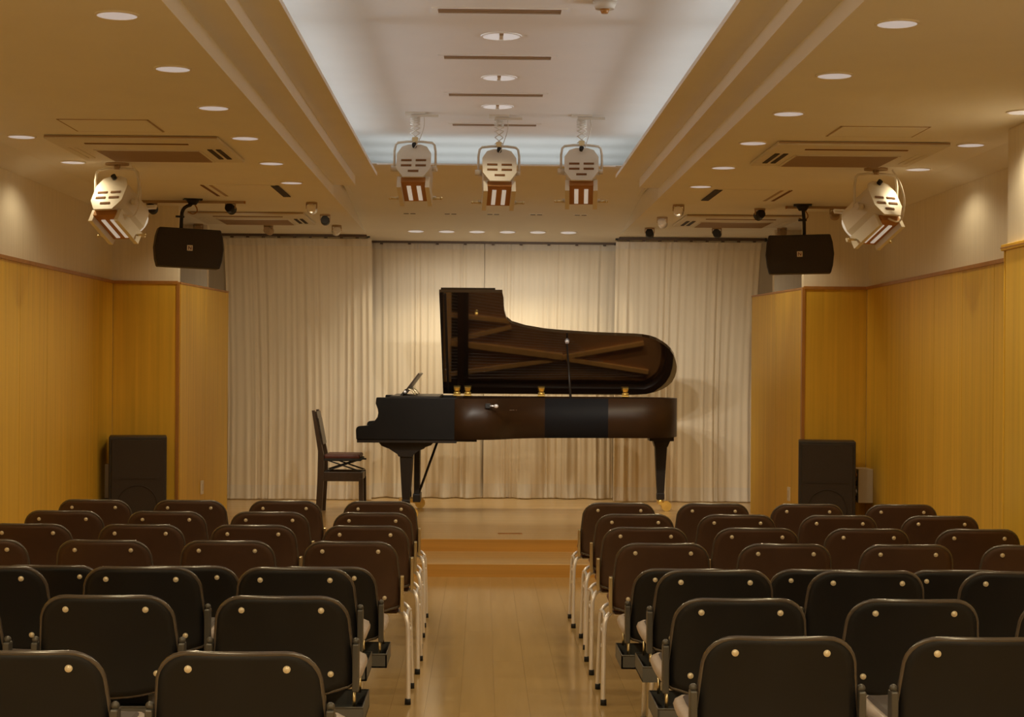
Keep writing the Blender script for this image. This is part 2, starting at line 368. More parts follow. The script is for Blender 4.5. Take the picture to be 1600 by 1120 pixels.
# six lamps and five double slits on the sloped soffit in front of the curtain
SLA = math.atan2(2.76-ZF, YB-YE)
for i, x in enumerate([-.652, -.358, -.068, .222, .512, .805]):
    z = slope_z(16.515)
    t = disc_lamp('curtain_downlight', f'white downlight just before the curtain, {ORD[i]} in its row from the bench side', (x, 16.515, z), .075, 'downlights before the curtain')
    t.rotation_euler = (SLA, 0, 0)
    spot((x, 16.515, z-.03), (x, 17.20, 1.70), P_STAGE, STAGEC, 100, .95); spot((x, 16.515, z-.035), (x, 16.60, 0), P_STAGE_LOW, (1.0, .84, .56), 112, .7)
for i, x in enumerate([-.667, -.302, .080, .464, .861]):
    t = thing('slit_light', f'recessed pair of small dark slits above the piano, {ORD[i]} from the bench side', 'recessed light', (x, 15.44, slope_z(15.44)), (SLA, 0, 0), 'slit fittings above the stage')
    obj('plate', B().box((-.062, -.022, -.004), (.062, .022, 0)), 'ceil', t)
    for s in (-1, 1): obj('slit', B().box((s*.030-.022, -.012, -.006), (s*.030+.022, .012, -.003)), 'dark', t)

def ac_unit(label, cx, y0, y1, s):
    """ceiling air conditioner; s=+1 when the short louvre pair points to +x"""
    cy = (y0+y1)/2; h = (y1-y0)/2
    t = thing('ceiling_air_conditioner', label, 'air conditioner', (cx, cy, ZC), group='cassette air conditioners')
    obj('panel', B().box((-.49, -h, -.022), (.49, h, -.001), bev=.008), 'acw', t)
    obj('shadow_gap', B().box((-.482, -h-.012, -.012), (.482, -h+.004, -.003)), 'slat', t)
    obj('louver', B().box((-.30, -h+.17, -.026), (.29, -h+.20, -.020)), 'vbrown', t)
    for dx in (.375, .425):
        obj('louver', B().box((s*dx-.014, -.12, -.026), (s*dx+.014, .34, -.020)), 'dark', t)
    for dx in (-.40, -.44):
        obj('louver', B().box((s*dx-.008, -.14, -.025), (s*dx+.008, .34, -.020)), 'acw', t)
    g = obj('grille_frame', B().box((-.305, -.06, -.027), (.305, -.05, -.019)).box((-.305, .485, -.027), (.305, .495, -.019)).box((-.315, -.06, -.027), (-.300, .495, -.019)).box((.300, -.06, -.027), (.315, .495, -.019)), 'acw', t)
    obj('grille_backing', B().box((-.302, -.05, -.0235), (.302, .485, -.0215)), 'vbrown', t)
    for k in range(18):
        y = -.045+.0297*k
        obj('slat', B().box((-.300, y, -.030), (.300, y+.012, -.0235)), 'slat', g)
    return t
ac_unit('cassette air conditioner on bench-side ceiling, over the audience chairs', -1.985, 9.722, 10.79, 1)
ac_unit('cassette air conditioner on pillar-side ceiling, over the audience chairs', 2.135, 9.685, 10.70, -1)
ac_unit('cassette air conditioner on bench-side ceiling, by the stage curtain', -2.00, 14.50, 15.52, 1)
ac_unit('cassette air conditioner on pillar-side ceiling, by the stage curtain', 2.17, 14.36, 15.40, -1)
for lab, x0, x1, y0, y1 in (('square flush access hatch in the bench-side ceiling', -2.245, -1.765, 9.085, 9.55), ('square flush access hatch in the pillar-side ceiling', 1.872, 2.348, 9.06, 9.46)):
    t = thing('access_hatch', lab, 'hatch', ((x0+x1)/2, (y0+y1)/2, ZC), group='ceiling access hatches'); w, h = (x1-x0)/2, (y1-y0)/2
    obj('hatch_frame', B().box((-w, -h, -.003), (w, -h+.008, 0)).box((-w, h-.008, -.003), (w, h, 0)).box((-w, -h, -.003), (-w+.008, h, 0)).box((w-.008, -h, -.003), (w, h, 0)), 'slat', t)
    obj('hatch_panel', B().box((-w+.011, -h+.011, -.004), (w-.011, h-.011, -.0005)), 'ceil', t)
for lab, cx, s in (('flat ceiling vent panel with dark end slots, bench side', -1.75, 1), ('flat ceiling vent panel with dark end slots, pillar side', 1.93, -1)):
    t = thing('ceiling_vent', lab, 'vent', (cx, 12.72, ZC), group='vent panels before the stage')
    obj('vent_panel', B().box((-.26, -.41, -.004), (.26, .41, -.0005)), 'ceil', t)
    obj('wide_slot', B().box((s*.255-.028, -.39, -.007), (s*.255+.028, .40, -.003)), 'dark', t)
    for dx in (-.262, -.20): obj('narrow_slot', B().box((s*dx-.012, -.39, -.006), (s*dx+.012, .40, -.002)), 'vbrown' if dx < -.23 else 'slat', t)
# little swivel spots
def swivel_spot(label, x, y, tilt, face):
    t = thing('ceiling_spotlight', label, 'spotlight', (x, y, ZC), (0, 0, random.uniform(-.4, .4)), 'small swivel spotlights over the stage front')
    obj('mount', B().cyl((0, 0, -.012), (0, 0, 0), .045, n=16), 'slat', t)
    for s in (-1, 1): obj('bracket', B().box((s*.041-.004, -.006, -.05), (s*.041+.004, .006, -.01)), 'slat', t)
    h = obj('lamp_head', B().cyl((0, -.035*cos(tilt), -.05+.02*sin(tilt)), (0, .035*cos(tilt), -.05-.02*sin(tilt)), .034, .040, n=16), face, t)
    obj('lens', B().cyl((0, .034*cos(tilt), -.05-.019*sin(tilt)), (0, .039*cos(tilt), -.05-.022*sin(tilt)), .033, n=16), 'wblk', h)
SP = [('bench', -2.632, 13.72, 'wblk', 'in the row before the stage, beside the hanging speaker'), ('bench', -2.002, 13.66, 'wblk', 'in the row before the stage, middle of three'), ('bench', -1.357, 13.60, 'chrome', 'in the row before the stage, beside the tray'),
      ('bench', -1.35, 14.68, 'wblk', 'alone beside the second air conditioner'), ('bench', -2.606, 15.80, 'slat', 'in the row before the curtain, above the hanging speaker'), ('bench', -1.975, 15.85, 'slat', 'in the row before the curtain, middle of three'), ('bench', -1.348, 15.81, 'chrome', 'in the row before the curtain, beside the sloped soffit'),
      ('pillar', 1.522, 13.53, 'chrome', 'in the row before the stage, beside the tray'), ('pillar', 2.203, 13.79, 'wblk', 'in the row before the stage, middle of three'), ('pillar', 2.786, 13.68, 'slat', 'in the row before the stage, beside the hanging speaker'),
      ('pillar', 1.51, 14.64, 'chrome', 'alone beside the second air conditioner'), ('pillar', 1.513, 15.79, 'wblk', 'in the row before the curtain, beside the sloped soffit'), ('pillar', 2.12, 15.72, 'wblk', 'in the row before the curtain, middle of three'), ('pillar', 2.705, 15.66, 'slat', 'in the row before the curtain, above the hanging speaker')]
for side, x, y, f, where in SP:
    if y < 14.2 and abs(x) < 2.5: spot((x, y+.05, ZC-.09), (x*.95, 16.9, 1.0), P_SWIV, (1.0, .84, .58), 72, .9, .03)
    if y < 14.2 and abs(x) < 2.5: spot((x, y-.05, ZC-.09), (x*1.2, 15.0, .2), P_SWIV*.5, WARM, 110, .8, .03)
    swivel_spot(f'small {side}-side ceiling spotlight {where}', x, y, random.uniform(.1, .7), f)
for lab, xa, xb in (('thin strip standing for a shaded seam on bench-side ceiling behind the hanging speaker', -2.72, -1.88), ('thin strip standing for a shaded seam on pillar-side ceiling behind the hanging speaker', 2.38, 2.86)):
    t = thing('seam_shadow_strip', lab, 'ceiling strip', ((xa+xb)/2, 13.56, ZC)); w = (xb-xa)/2  # strip added in place of a thin shadow line at the ceiling seam
    obj('profile', B().box((-w, -.017, -.018), (w, .017, 0)), 'slat', t); obj('end_cap', B().box((-w-.01, -.018, -.02), (-w, .018, 0)).box((w, -.018, -.02), (w+.01, .018, 0)), 'trimw', t)

# stage luminaires: octagonal housing, slotted rear plate, open underside with two light bars
def luminaire_parts(t, tilt, yaw, zc):
    rot = Matrix.Rotation(yaw, 3, 'Z') @ Matrix.Rotation(-tilt, 3, 'X'); c = Vector((0, 0, zc))
    T = lambda p: rot @ Vector(p)+c
    oct_ = [(-.07, -.125), (.07, -.125), (.118, -.055), (.118, .06), (.085, .115), (.04, .132), (-.04, .132), (-.085, .115), (-.118, .06), (-.118, -.055)]
    def pr(poly, y0, y1, sc=1): return B().prism([T((x*sc, y0, z*sc)) for x, z in poly], T((0, y1, 0))-T((0, y0, 0)))
    obj('housing', pr(oct_, -.085, .20, .90), 'white', t)
    rp = obj('rear_plate', pr(oct_, -.10, -.085), 'white', t)
    def bx(b, lo, hi):
        return b.prism([T((lo[0], lo[1], lo[2])), T((hi[0], lo[1], lo[2])), T((hi[0], lo[1], hi[2])), T((lo[0], lo[1], hi[2]))], T((0, hi[1], 0))-T((0, lo[1], 0)))
    for x, z in ((-.050, .005), (.050, .005), (-.050, -.036), (.050, -.036), (0, -.080)):
        obj('cooling_slot', bx(B(), (x-.036, -.104, z-.007), (x+.036, -.098, z+.007)), 'vbrown', rp)
    for s in (-1, 1): obj('side_flange', bx(B(), (min(s*.112, s*.082), -.06, -.185), (max(s*.112, s*.082), .20, -.10)), 'white', t)
    obj('hood_recess', bx(B(), (-.083, -.07, -.150), (.083, .19, -.112)), 'hoodb', t)
    for s in (-1, 1): obj('light_bar', bx(B(), (s*.034-.014, -.02, -.156), (s*.034+.014, .17, -.150)), 'lampw', t)
    for z in (-.1125, .1125): obj('front_frame', bx(B(), (-.135, .20, z-.0125), (.135, .215, z+.0125)), 'white', t)
    obj('lens_ring', B().cyl(T((0, .20, 0)), T((0, .225, 0)), .10, n=20), 'lampw', t)
    obj('rear_socket', B().cyl(T((0, -.10, .115)), T((0, -.125, .12)), .016, n=10), 'wblk', t)
    obj('pivot_knob', B().cyl(T((-.118, 0, .0)), T((-.165, 0, 0)), .022, n=12), 'white', t)
    obj('pivot_knob', B().cyl(T((.118, 0, .0)), T((.150, 0, 0)), .018, n=12), 'white', t)
    for s in (-1, 1): obj('door_hinge', B().cyl(T((s*.12, .15, -.15)), T((s*.17, .15, -.15)), .008, n=8).sphere(T((s*.178, .15, -.15)), .011, 6), 'bar', t)
    return rot, c
def yoke(t, zc, yaw, top):
    ry = Matrix.Rotation(yaw, 3, 'Z')
    P = [ry @ Vector(p) for p in ((-.142, 0, zc), (-.142, 0, top-.03), (-.11, 0, top), (.11, 0, top), (.142, 0, top-.03), (.142, 0, zc))]
    obj('yoke', B().tube(P, .0085, 8, sub=1), 'white', t)
for (x, y, zc, tilt, lab, which) in ((-.482, 11.95, -.385, .43, 'white stage spotlight on a scissor hanger, next to the bench side', 0), (.098, 12.05, -.40, .45, 'white stage spotlight on a scissor hanger, middle of three', 1), (.672, 12.0, -.392, .43, 'white stage spotlight on a scissor hanger, next to the pillar side', 2)):
    t = thing('stage_spotlight', lab, 'stage light', (x, y, ZU), group='stage spotlights hung from the upper ceiling')
    luminaire_parts(t, tilt, (-.06, .05, -.05)[which], zc); yoke(t, zc, 0, zc+.185)
    obj('ceiling_plate', B().box((-.07, -.05, -.012), (.07, .05, 0)).box((-.03, -.02, -.03), (.16, .0, -.014)), 'white', t)
    b = B(); z0, z1 = -.03, zc+.20; n = 7
    hs = [(z0-z1)*k for k in (.06, .07, .08, .10, .17, .24, .28)]; z = z0
    for h in hs:
        w = .034 if h < .04*1.0 else .030
        b.cyl((-w, -.008, z), (w, -.008, z-h), .0035, n=6).cyl((w, .008, z), (-w, .008, z-h), .0035, n=6); z -= h
    obj('scissor_hanger', b, 'white', t)
    obj('clamp', B().cyl((0, 0, zc+.205), (0, 0, zc+.17), .012, n=10).box((-.02, -.015, zc+.185), (.02, .015, zc+.215)), 'bar', t)
    obj('power_cord', B().tube([(.06, 0, -.01), (.065, -.02, -.10), (.03, -.06, -.2), (.02, -.11, zc+.16), (.0, -.12, zc+.125)], .003, 6, sub=2), 'wbox', t)
    spot((x, y+.24, ZU+zc-.13), ((.1, .6, .7)[which], 16.0, 1.1), P_PEND, STAGEC, 60, .7, .03)
for lab, x, y, yaw, tg in (('white stage spotlight on a yoke under the bench-side ceiling', -2.345, 11.07, -.42, (.3, 15.6, 1.0)), ('white stage spotlight on a yoke under the pillar-side ceiling', 2.490, 10.96, .55, (.3, 15.6, 1.0))):
    t = thing('stage_spotlight', lab, 'stage light', (x, y, ZC), group='stage spotlights under the side ceilings')
    luminaire_parts(t, .55, yaw, -.25); yoke(t, -.25, yaw*.3, -.035)
    obj('ceiling_plate', B().cyl((0, 0, -.012), (0, 0, 0), .075, n=18).cyl((0, 0, -.04), (0, 0, -.012), .02, n=10), 'slat', t)
    obj('power_cord', B().tube([(.10, -.02, -.01), (.15, -.04, -.10), (.17, -.08, -.22), (.14, -.10, -.36), (.05, -.13, -.33)], .006, 6, sub=2), 'white', t)
    d = Vector(tg)-Vector((x, y, ZC-.25)); p = Vector((x, y, ZC-.25))+d.normalized()*.32
    spot(p, tg, P_SIDE, STAGEC, 50, .8, .03)

# ================================================================ CURTAINS
def curtain(name, label, x0t, x1t, x0b, x1b, y, ztop, freq, seed, flare=.2, nx=420, nz=26, zb=None):
    rnd = random.Random(seed); zb = ZS+.006 if zb is None else zb
    ph = [rnd.uniform(0, 6.28) for _ in range(6)]
    def fold(u, v):     # v 0 top .. 1 bottom
        a = .006+.007*v
        w = u+.012*sin(5*u*6.28*.5+ph[3])*v
        f = a*(.65+.35*sin(6.28*3.1*u+ph[4]))*(sin(6.28*freq*w+ph[0]+1.6*sin(6.28*2.3*u+ph[1])+.7*sin(6.28*5.1*u+ph[2]))+.45*sin(6.28*freq*1.63*w+ph[2]))
        f += flare*.050*v*v*sin(6.28*freq*.21*u+ph[4]+1.2*sin(6.28*1.3*u+ph[0]))
        f -= flare*.09*max(0, (v-.90)/.10)**2*(.5+.5*sin(6.28*freq*.33*u+ph[3]))
        f += .018*v*sin(6.28*2.3*u+ph[5])
        return f
    def pt(u, v, dy=0):
        xa = x0t+(x0b-x0t)*min(1, v*1.6)**.6 
        xb = x1t+(x1b-x1t)*min(1, v*1.6)**.6
        return Vector((xa+(xb-xa)*u+.04*u*(1-u)*sin(6.28*freq*u*.5+ph[1])*v, y+fold(u, v)+dy, ztop+(zb-ztop)*v))
    t = thing(name, label, 'curtain', ((x0b+x1b)/2, y, zb), group='cream curtains behind the piano')
    for nm, va, vb, mm, dy, k in (('cloth', 0, 1, 'curtain', 0, nz), ('hem_band', .945, .998, 'hem', -.003, 3), ('pleat_tape', 0, .028, 'hem', -.004, 3)):
        bm = bmesh.new()
        G = [[bm.verts.new(pt(i/nx, va+(vb-va)*j/k, dy)) for i in range(nx+1)] for j in range(k+1)]
        for j in range(k):
            for i in range(nx):
                bm.faces.new((G[j][i], G[j][i+1], G[j+1][i+1], G[j+1][i])).smooth = True
        o = obj(nm, bm, mm, t, off=t.location)
        if nm == 'cloth':
            md = o.modifiers.new('thickness', 'SOLIDIFY'); md.thickness = .002; md.offset = 1
    return t
curtain('stage_curtain', 'cream pleated curtain hanging behind the bench, beside the wooden wing', -2.545, -1.10, -2.485, -1.08, 16.90, 2.738, 19, 1)
curtain('stage_curtain', 'cream pleated curtain behind the keyboard, ending at the centre seam', -1.13, .004, -1.10, .004, 17.24, 2.735, 15, 2, .8)
curtain('stage_curtain', 'cream pleated curtain behind the piano tail, starting at the centre seam', .008, 1.34, .008, 1.30, 17.25, 2.735, 16, 3, .8)
curtain('stage_curtain', 'cream pleated curtain past the piano tail, beside the pillar-side wing', 1.29, 2.725, 1.28, 2.65, 16.90, 2.732, 17, 4)
for lab, xa, xb, y, z in (('brown curtain rail behind the bench, under the ceiling', -2.56, -1.14, 16.90, 2.768), ('brown curtain rail behind the piano, under the sloped soffit', -1.12, 1.30, 17.20, 2.735), ('brown curtain rail at the pillar side, under the ceiling', 1.31, 2.75, 16.90, 2.762)):
    t = thing('curtain_rail', lab, 'curtain rail', ((xa+xb)/2, y, z)); w = (xb-xa)/2
    obj('rail', B().box((-w, -.018, -.012), (w, .018, .014)), 'rail', t)
    for k in range(9): obj('runner', B().box((-w+.1+k*(2*w-.2)/8-.014, -.012, -.026), (-w+.1+k*(2*w-.2)/8+.014, .012, -.010)), 'rail', t)
    for s in (-1, 1): obj('end_stop', B().box((s*(w+.012)-.012, -.02, -.016), (s*(w+.012)+.012, .02, .016)), 'wblk', t)

# ================================================================ GRAND PIANO (plan x = length, y = width; hinge on the far side)
HY, HZ, TH = 16.15, 1.245, R(37); PO = (0, 15.4, ZS)
PI_ = thing('grand_piano', 'black concert grand piano with open lid on the stage', 'piano', PO)
def pp(name, b, m, par=PI_): return obj(name, b, m, par, off=PO)
TR = [(.161, 1.49), (.172, 1.42), (.180, 1.25), (.205, 1.12), (.252, 1.058), (.367, 1.004), (.539, .958), (.68, .938), (.826, .924), (.97, .911), (1.113, .902), (1.25, .897), (1.343, .892), (1.42, .884), (1.488, .866), (1.55, .836), (1.611, .784), (1.655, .738), (1.695, .681), (1.73, .61), (1.757, .52), (1.772, .45), (1.776, .374), (1.770, .29), (1.75, .206), (1.715, .143), (1.671, .095), (1.61, .050), (1.528, .015)]
plan = [(-.24, 1.455), (-.08, 1.453), (.02, 1.437), (.09, 1.405), (.15, 1.345), (.21, 1.255), (.275, 1.16), (.36, 1.08), (.45, 1.02), (.545, .975), (.68, .935)]+[(x-.004, s-.02) for x, s in TR[8:]]+[(1.40, .0), (-.24, .0)]
def inset(poly, d):
    n = len(poly); out = []
    for i in range(n):
        a, b, c = Vector(poly[i-1]), Vector(poly[i]), Vector(poly[(i+1) % n])
        t1, t2 = (b-a).normalized(), (c-b).normalized(); n1, n2 = Vector((-t1.y, t1.x)), Vector((-t2.y, t2.x))
        m = (n1+n2); m = m/max(.35, m.length_squared)*2 if m.length > .01 else n1
        out.append(b+m*d*.999/1)
    return out
XY = [Vector((x, HY-s)) for x, s in plan]
if sum((XY[i].x*XY[(i+1) % len(XY)].y-XY[(i+1) % len(XY)].x*XY[i].y) for i in range(len(XY))) < 0: XY = XY[::-1]
inn = inset(XY, .055)
bm = bmesh.new(); zb, zt = .876, 1.226; n = len(XY)
r1 = [bm.verts.new((p.x, p.y, zb)) for p in XY]; r2 = [bm.verts.new((p.x, p.y, zt)) for p in XY]
r3 = [bm.verts.new((p.x, p.y, zt)) for p in inn]; r4 = [bm.verts.new((p.x, p.y, zb)) for p in inn]
for i in range(n):
    j = (i+1) % n
    for a, b in ((r1, r2), (r2, r3), (r3, r4), (r4, r1)):
        f = bm.faces.new((a[i], a[j], b[j], b[i]))
        if a is r1 or a is r3: f.smooth = True
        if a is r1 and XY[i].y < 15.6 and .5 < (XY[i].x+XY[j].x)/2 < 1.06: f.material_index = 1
es = [e for e in bm.edges if abs(e.verts[0].co.z-e.verts[1].co.z) < 1e-6]
for e in bm.edges:
    if len(e.link_faces) == 2 and e.link_faces[0].normal.angle(e.link_faces[1].normal, 0) > .6: e.smooth = False
for f in bm.faces: f.normal_update()
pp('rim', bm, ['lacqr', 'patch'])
pp('soundboard', B().prism([(p.x, p.y, 1.03) for p in inset(XY, .05)], (0, 0, .012)), 'sbrd')
pl = pp('iron_plate', B().prism([(p.x, p.y, 1.075) for p in inset(XY, .10)], (0, 0, .018)), 'plate')
# struts of the plate, converging towards the tail
def strut(a, b, w=.018, h=.045, z=1.095):
    a, b = Vector((a[0], HY-a[1], z)), Vector((b[0], HY-b[1], z)); d = (b-a).normalized(); nn = Vector((-d.y, d.x, 0))*w
    pp('plate_strut', B().prism([a-nn, b-nn, b+nn, a+nn], (0, 0, h)), 'gold', PI_)
strut((-.30, .73), (.24, .67)); strut((-.30, .475), (.26, .62)); strut((-.30, .465), (.74, .335), .026, .06)
strut((-.30, .155), (.74, .315)); strut((.74, .325), (1.50, .47)); strut((.78, .31), (1.55, .19)); strut((.15, 1.20), (.35, .92))
b = B()
for k in range(40):
    u = k/39; b.cyl((-.34, HY-.12-1.22*u, 1.145), (1.50-1.25*u**.7, HY-.15-.72*u-.35*u*u, 1.125), .0016, n=4, cap=False)
o = pp('strings', b, 'string'); o['kind'] = 'stuff'
b = B().box((-.42, HY-1.38, 1.09), (-.30, HY-.08, 1.125)); pp('pin_block', b, 'gold')
b = B()
for k in range(70): b.cyl((-.40+.025*(k % 3), HY-.12-.0178*k, 1.12), (-.40+.025*(k % 3), HY-.12-.0178*k, 1.16), .004, n=5)
o = pp('tuning_pins', b, 'chrome'); o['kind'] = 'stuff'
pp('damper_rail', B().box((-.20, HY-1.34, 1.15), (-.14, HY-.12, 1.175)), 'lacqm')
# key end: cheeks, key bed, keys, fall board
cheek = [(-.906, 1.231), (-.912, 1.182), (-.893, 1.13), (-.889, 1.10), (-.895, 1.065), (-.928, 1.02), (-.975, .992), (-1.06, .984), (-1.074, .972), (-1.078, .95), (-1.074, .872), (-.21, .872), (-.21, 1.231)]
for y0, y1 in ((14.70, 14.80), (16.09, 16.17)):
    o = pp('cheek', B().prism([(x, y0, z) for x, z in cheek], (0, y1-y0, 0)), 'lacqc')
    md = o.modifiers.new('soft_edge', 'BEVEL'); md.width = .006; md.segments = 2
pp('key_bed', B().box((-1.07, 14.71, .846), (-.222, 16.16, .872), bev=.004), 'lacqm')
pp('key_bed_block', B().box((-.222, 14.74, .858), (-.05, 16.1, .878), bev=.004), 'lacqm')
pp('key_slip', B().box((-1.07, 14.80, .872), (-1.045, 16.09, .935), bev=.004), 'lacqm')
b = B()
for k in range(52): b.box((-1.04, 14.83+.0236*k, .925), (-.895, 14.83+.0236*k+.0226, .950))
o = pp('white_keys', b, 'ivory'); o['kind'] = 'stuff'
b = B()
for k in range(51):
    if k % 7 in (0, 2, 3, 5, 6): b.box((-.99, 14.83+.0236*(k+1)-.006, .95), (-.895, 14.83+.0236*(k+1)+.006, .962))
o = pp('black_keys', b, 'lacqm'); o['kind'] = 'stuff'
pp('fall_board', B().prism([(-.885, 14.80, .95), (-.86, 14.80, 1.17), (-.845, 14.80, 1.17), (-.87, 14.80, .95)], (0, 1.29, 0)), 'lacq')
pp('front_top', B().box((-.80, 14.80, 1.225), (-.37, 16.1, 1.243), bev=.004), 'lacqm')
d = pp('music_desk', B().prism([(-.672, 14.98, 1.292), (-.562, 14.98, 1.440), (-.552, 14.98, 1.434), (-.660, 14.98, 1.286)], (0, .95, 0)), 'bench')
pp('desk_ledge', B().prism([(-.72, 14.98, 1.243), (-.70, 14.98, 1.243), (-.655, 14.98, 1.30), (-.675, 14.98, 1.30)], (0, .95, 0)), 'lacqm')
pp('desk_clip', B().sphere((-.675, 14.97, 1.275), .014, 8), 'chrome')
for y in (15.0, 15.45, 15.9): pp('desk_brace', B().tube([(-.655, y, 1.30), (-.62, y, 1.295), (-.585, y, 1.245)], .006, 6, sub=1), 'bar')
# lid
def LP(x, s, t=0): return Vector((x, HY-s*cos(TH)+t*sin(TH), HZ+s*sin(TH)+t*cos(TH)))
tv = LP(0, 0, .032)-LP(0, 0, 0)
lid_poly = [(-.372, 0.0), (-.386, 1.487)]+TR+[(1.40, .0)]
lid = pp('lid', B().prism([LP(x, s) for x, s in lid_poly], tv), 'lacql')
pp('lid_front_flap', B().prism([LP(x, s, .034) for x, s in ((-.36, .0), (-.372, 1.48), (.10, 1.48), (.12, 0))], tv*.8), 'lacq')
pp('lid_molding', B().prism([LP(x, s, -.004) for x, s in ((-.335, .02), (-.347, 1.47), (-.325, 1.47), (-.313, .02))], tv*.15), 'lacqm')
pp('lid_catch', B().sphere(LP(-.062, 1.215, -.012), .016, 8), 'brass')
pp('prop_cup', B().cyl(LP(.751, .815, -.02), LP(.751, .815, 0), .016, .022, n=12), 'chrome')
pp('lid_prop', B().cyl((.775, 15.262, 1.22), LP(.751, .80, -.012), .011, .008, n=10), 'lacqm')
for x in (-.242, -.142, .544, 1.327):
    h = pp('hinge', B().box((x-.034, HY-.075, 1.226), (x+.034, HY-.035, 1.240), bev=.003), 'brass')
    pp('hinge_knuckle', B().cyl((x-.03, HY-.045, 1.252), (x+.03, HY-.045, 1.252), .012, n=10), 'brass')
    pp('hinge_leaf', B().prism([LP(x-.020, .03, -.006), LP(x+.020, .03, -.006), LP(x+.027, .105, -.006), LP(x-.027, .105, -.006)], tv*.15), 'brass')
pp('case_knob', B().cyl((.05, 14.72, 1.166), (.09, 14.675, 1.166), .007, n=8).sphere((.112, 14.668, 1.165), .017, 8, sc=(1.2, 1, 1)), 'chrome')
pp('case_knob_plate', B().box((.02, 14.70, 1.145), (.065, 14.725, 1.187), bev=.003), 'wblk')
# legs
def leg(x, y, zt, lx, kind, cx):
    b = B()
    if kind == 'front':
        prof = [(-.235, zt), (.235, zt), (.215, zt-.022), (.165, zt-.040), (.155, zt-.052), (.11, zt-.070), (.068, zt-.100), (.056, zt-.122), (-.056, zt-.122), (-.066, zt-.118), (-.075, zt-.100), (-.10, zt-.085), (-.15, zt-.052), (-.165, zt-.048), (-.21, zt-.030)]
        b.prism([(x+a, y-.07, z) for a, z in prof], (0, .14, 0)); ztop = zt-.122; hw = .054
    else:
        b.box((x-.112, y-.10, zt-.045), (x+.112, y+.10, zt), bev=.006)
        b.prism([(x-.075, y-.075, zt-.045), (x+.08, y-.075, zt-.045), (x+.056, y-.075, zt-.10), (x-.056, y-.075, zt-.10)], (0, .15, 0)); ztop = zt-.10; hw = .054
    zb_ = .345; hb = .032
    A = [(x+sx*hw, y+sy*hw, ztop) for sx, sy in ((-1, -1), (1, -1), (1, 1), (-1, 1))]; C = [(x+sx*hb, y+sy*hb, zb_) for sx, sy in ((-1, -1), (1, -1), (1, 1), (-1, 1))]
    va = [b.bm.verts.new(p) for p in A]; vc = [b.bm.verts.new(p) for p in C]
    for i in range(4): b.bm.faces.new((va[i], va[(i+1) % 4], vc[(i+1) % 4], vc[i]))
    b.bm.faces.new(va); b.bm.faces.new(vc)
    b.box((x-.035, y-.035, .292), (x+.035, y+.035, .352), bev=.005)
    o = pp('leg', b, 'lacqm')
    pp('ferrule', B().box((x-.034, y-.034, .340), (x+.034, y+.034, .346)), 'chrome', PI_)
    c = B().cyl((x, y, .292), (x, y, .262), .030, n=14).prism([(x-.02, y-.03, .27), (x+cx, y-.03, .262), (x+cx+.02, y-.03, .236), (x+cx-.02, y-.03, .226), (x-.02, y-.03, .25)], (0, .06, 0))
    pp('caster_fork', c, 'brass')
    for s in (-1, 1):
        w = B().cyl((x+cx, y+s*.022, .232), (x+cx, y+s*.040, .232), .046, n=20).cyl((x+cx, y+s*.040, .232), (x+cx, y+s*.046, .232), .018, n=12)
        pp('caster_wheel', w, 'brass')
leg(-.655, 14.87, .846, 0, 'front', .06); leg(-.69, 16.02, .846, 0, 'front', .115); leg(1.635, 15.85, .876, 0, 'tail', .055)
# pedal lyre
for y in (15.31, 15.49): pp('lyre_post', B().box((-.604, y-.03, .36), (-.556, y+.03, .846), bev=.004), 'lacqm')
pp('lyre_box', B().box((-.612, 15.24, .300), (-.545, 15.56, .372), bev=.006), 'lacqm')
for y in (15.31, 15.40, 15.49): pp('pedal', B().prism([(-.61, y-.02, .318), (-.61, y+.02, .318), (-.74, y+.028, .31), (-.74, y-.028, .31)], (0, 0, .010)), 'brass')
for y in (15.30, 15.50): pp('lyre_brace', B().cyl((-.395, y, .85), (-.575, y, .34), .010, n=8), 'lacqm')

# ================================================================ PIANO CHAIR
BO = (-1.25, 15.5, ZS)
t = thing('piano_chair', 'dark wooden piano chair with red seat and scissor lift', 'chair', BO)
def pb(name, b, m): return obj(name, b, m, t, off=BO)
for y in (15.30, 15.68):
    pb('rear_post', B().prism([(-1.512, y, 1.100), (-1.488, y, 1.102), (-1.424, y, .80), (-1.402, y, .70), (-1.402, y, .52), (-1.420, y, ZS), (-1.472, y, ZS), (-1.458, y, .50), (-1.455, y, .74)], (0, .045, 0)), 'bench')
    pb('front_leg', B().prism([(-1.094, y, .50), (-1.055, y, .50), (-1.050, y, ZS), (-1.088, y, ZS)], (0, .045, 0)), 'bench')
    pb('side_rail', B().box((-1.41, y+.006, .476), (-1.058, y+.039, .558), bev=.004), 'bench')
    pb('scissor_arm', B().prism([(-1.405, y+.010, .668), (-1.375, y+.010, .668), (-1.06, y+.010, .565), (-1.09, y+.010, .560)], (0, .014, 0)), 'wblk')
    pb('scissor_arm', B().prism([(-1.10, y+.026, .668), (-1.07, y+.026, .668), (-1.38, y+.026, .560), (-1.41, y+.026, .565)], (0, .014, 0)), 'wblk')
for z in (.92, 1.06): pb('back_rail', B().prism([(-1.478+(1.06-z)*.2, 15.34, z-.03), (-1.460+(1.06-z)*.2, 15.34, z-.03), (-1.472+(1.06-z)*.2, 15.34, z+.03), (-1.490+(1.06-z)*.2, 15.34, z+.03)], (0, .345, 0)), 'bench')
pb('back_pad', B().prism([(-1.476, 15.35, 1.035), (-1.456, 15.35, 1.03), (-1.412, 15.35, .80), (-1.432, 15.35, .80)], (0, .325, 0)), 'bench')
for x in (-1.40, -1.075): pb('cross_rail', B().box((x-.012, 15.32, .49), (x+.012, 15.70, .55)), 'bench')
o = pb('seat_board', B().box((-1.40, 15.30, .655), (-1.075, 15.73, .678), bev=.004), 'wblk')
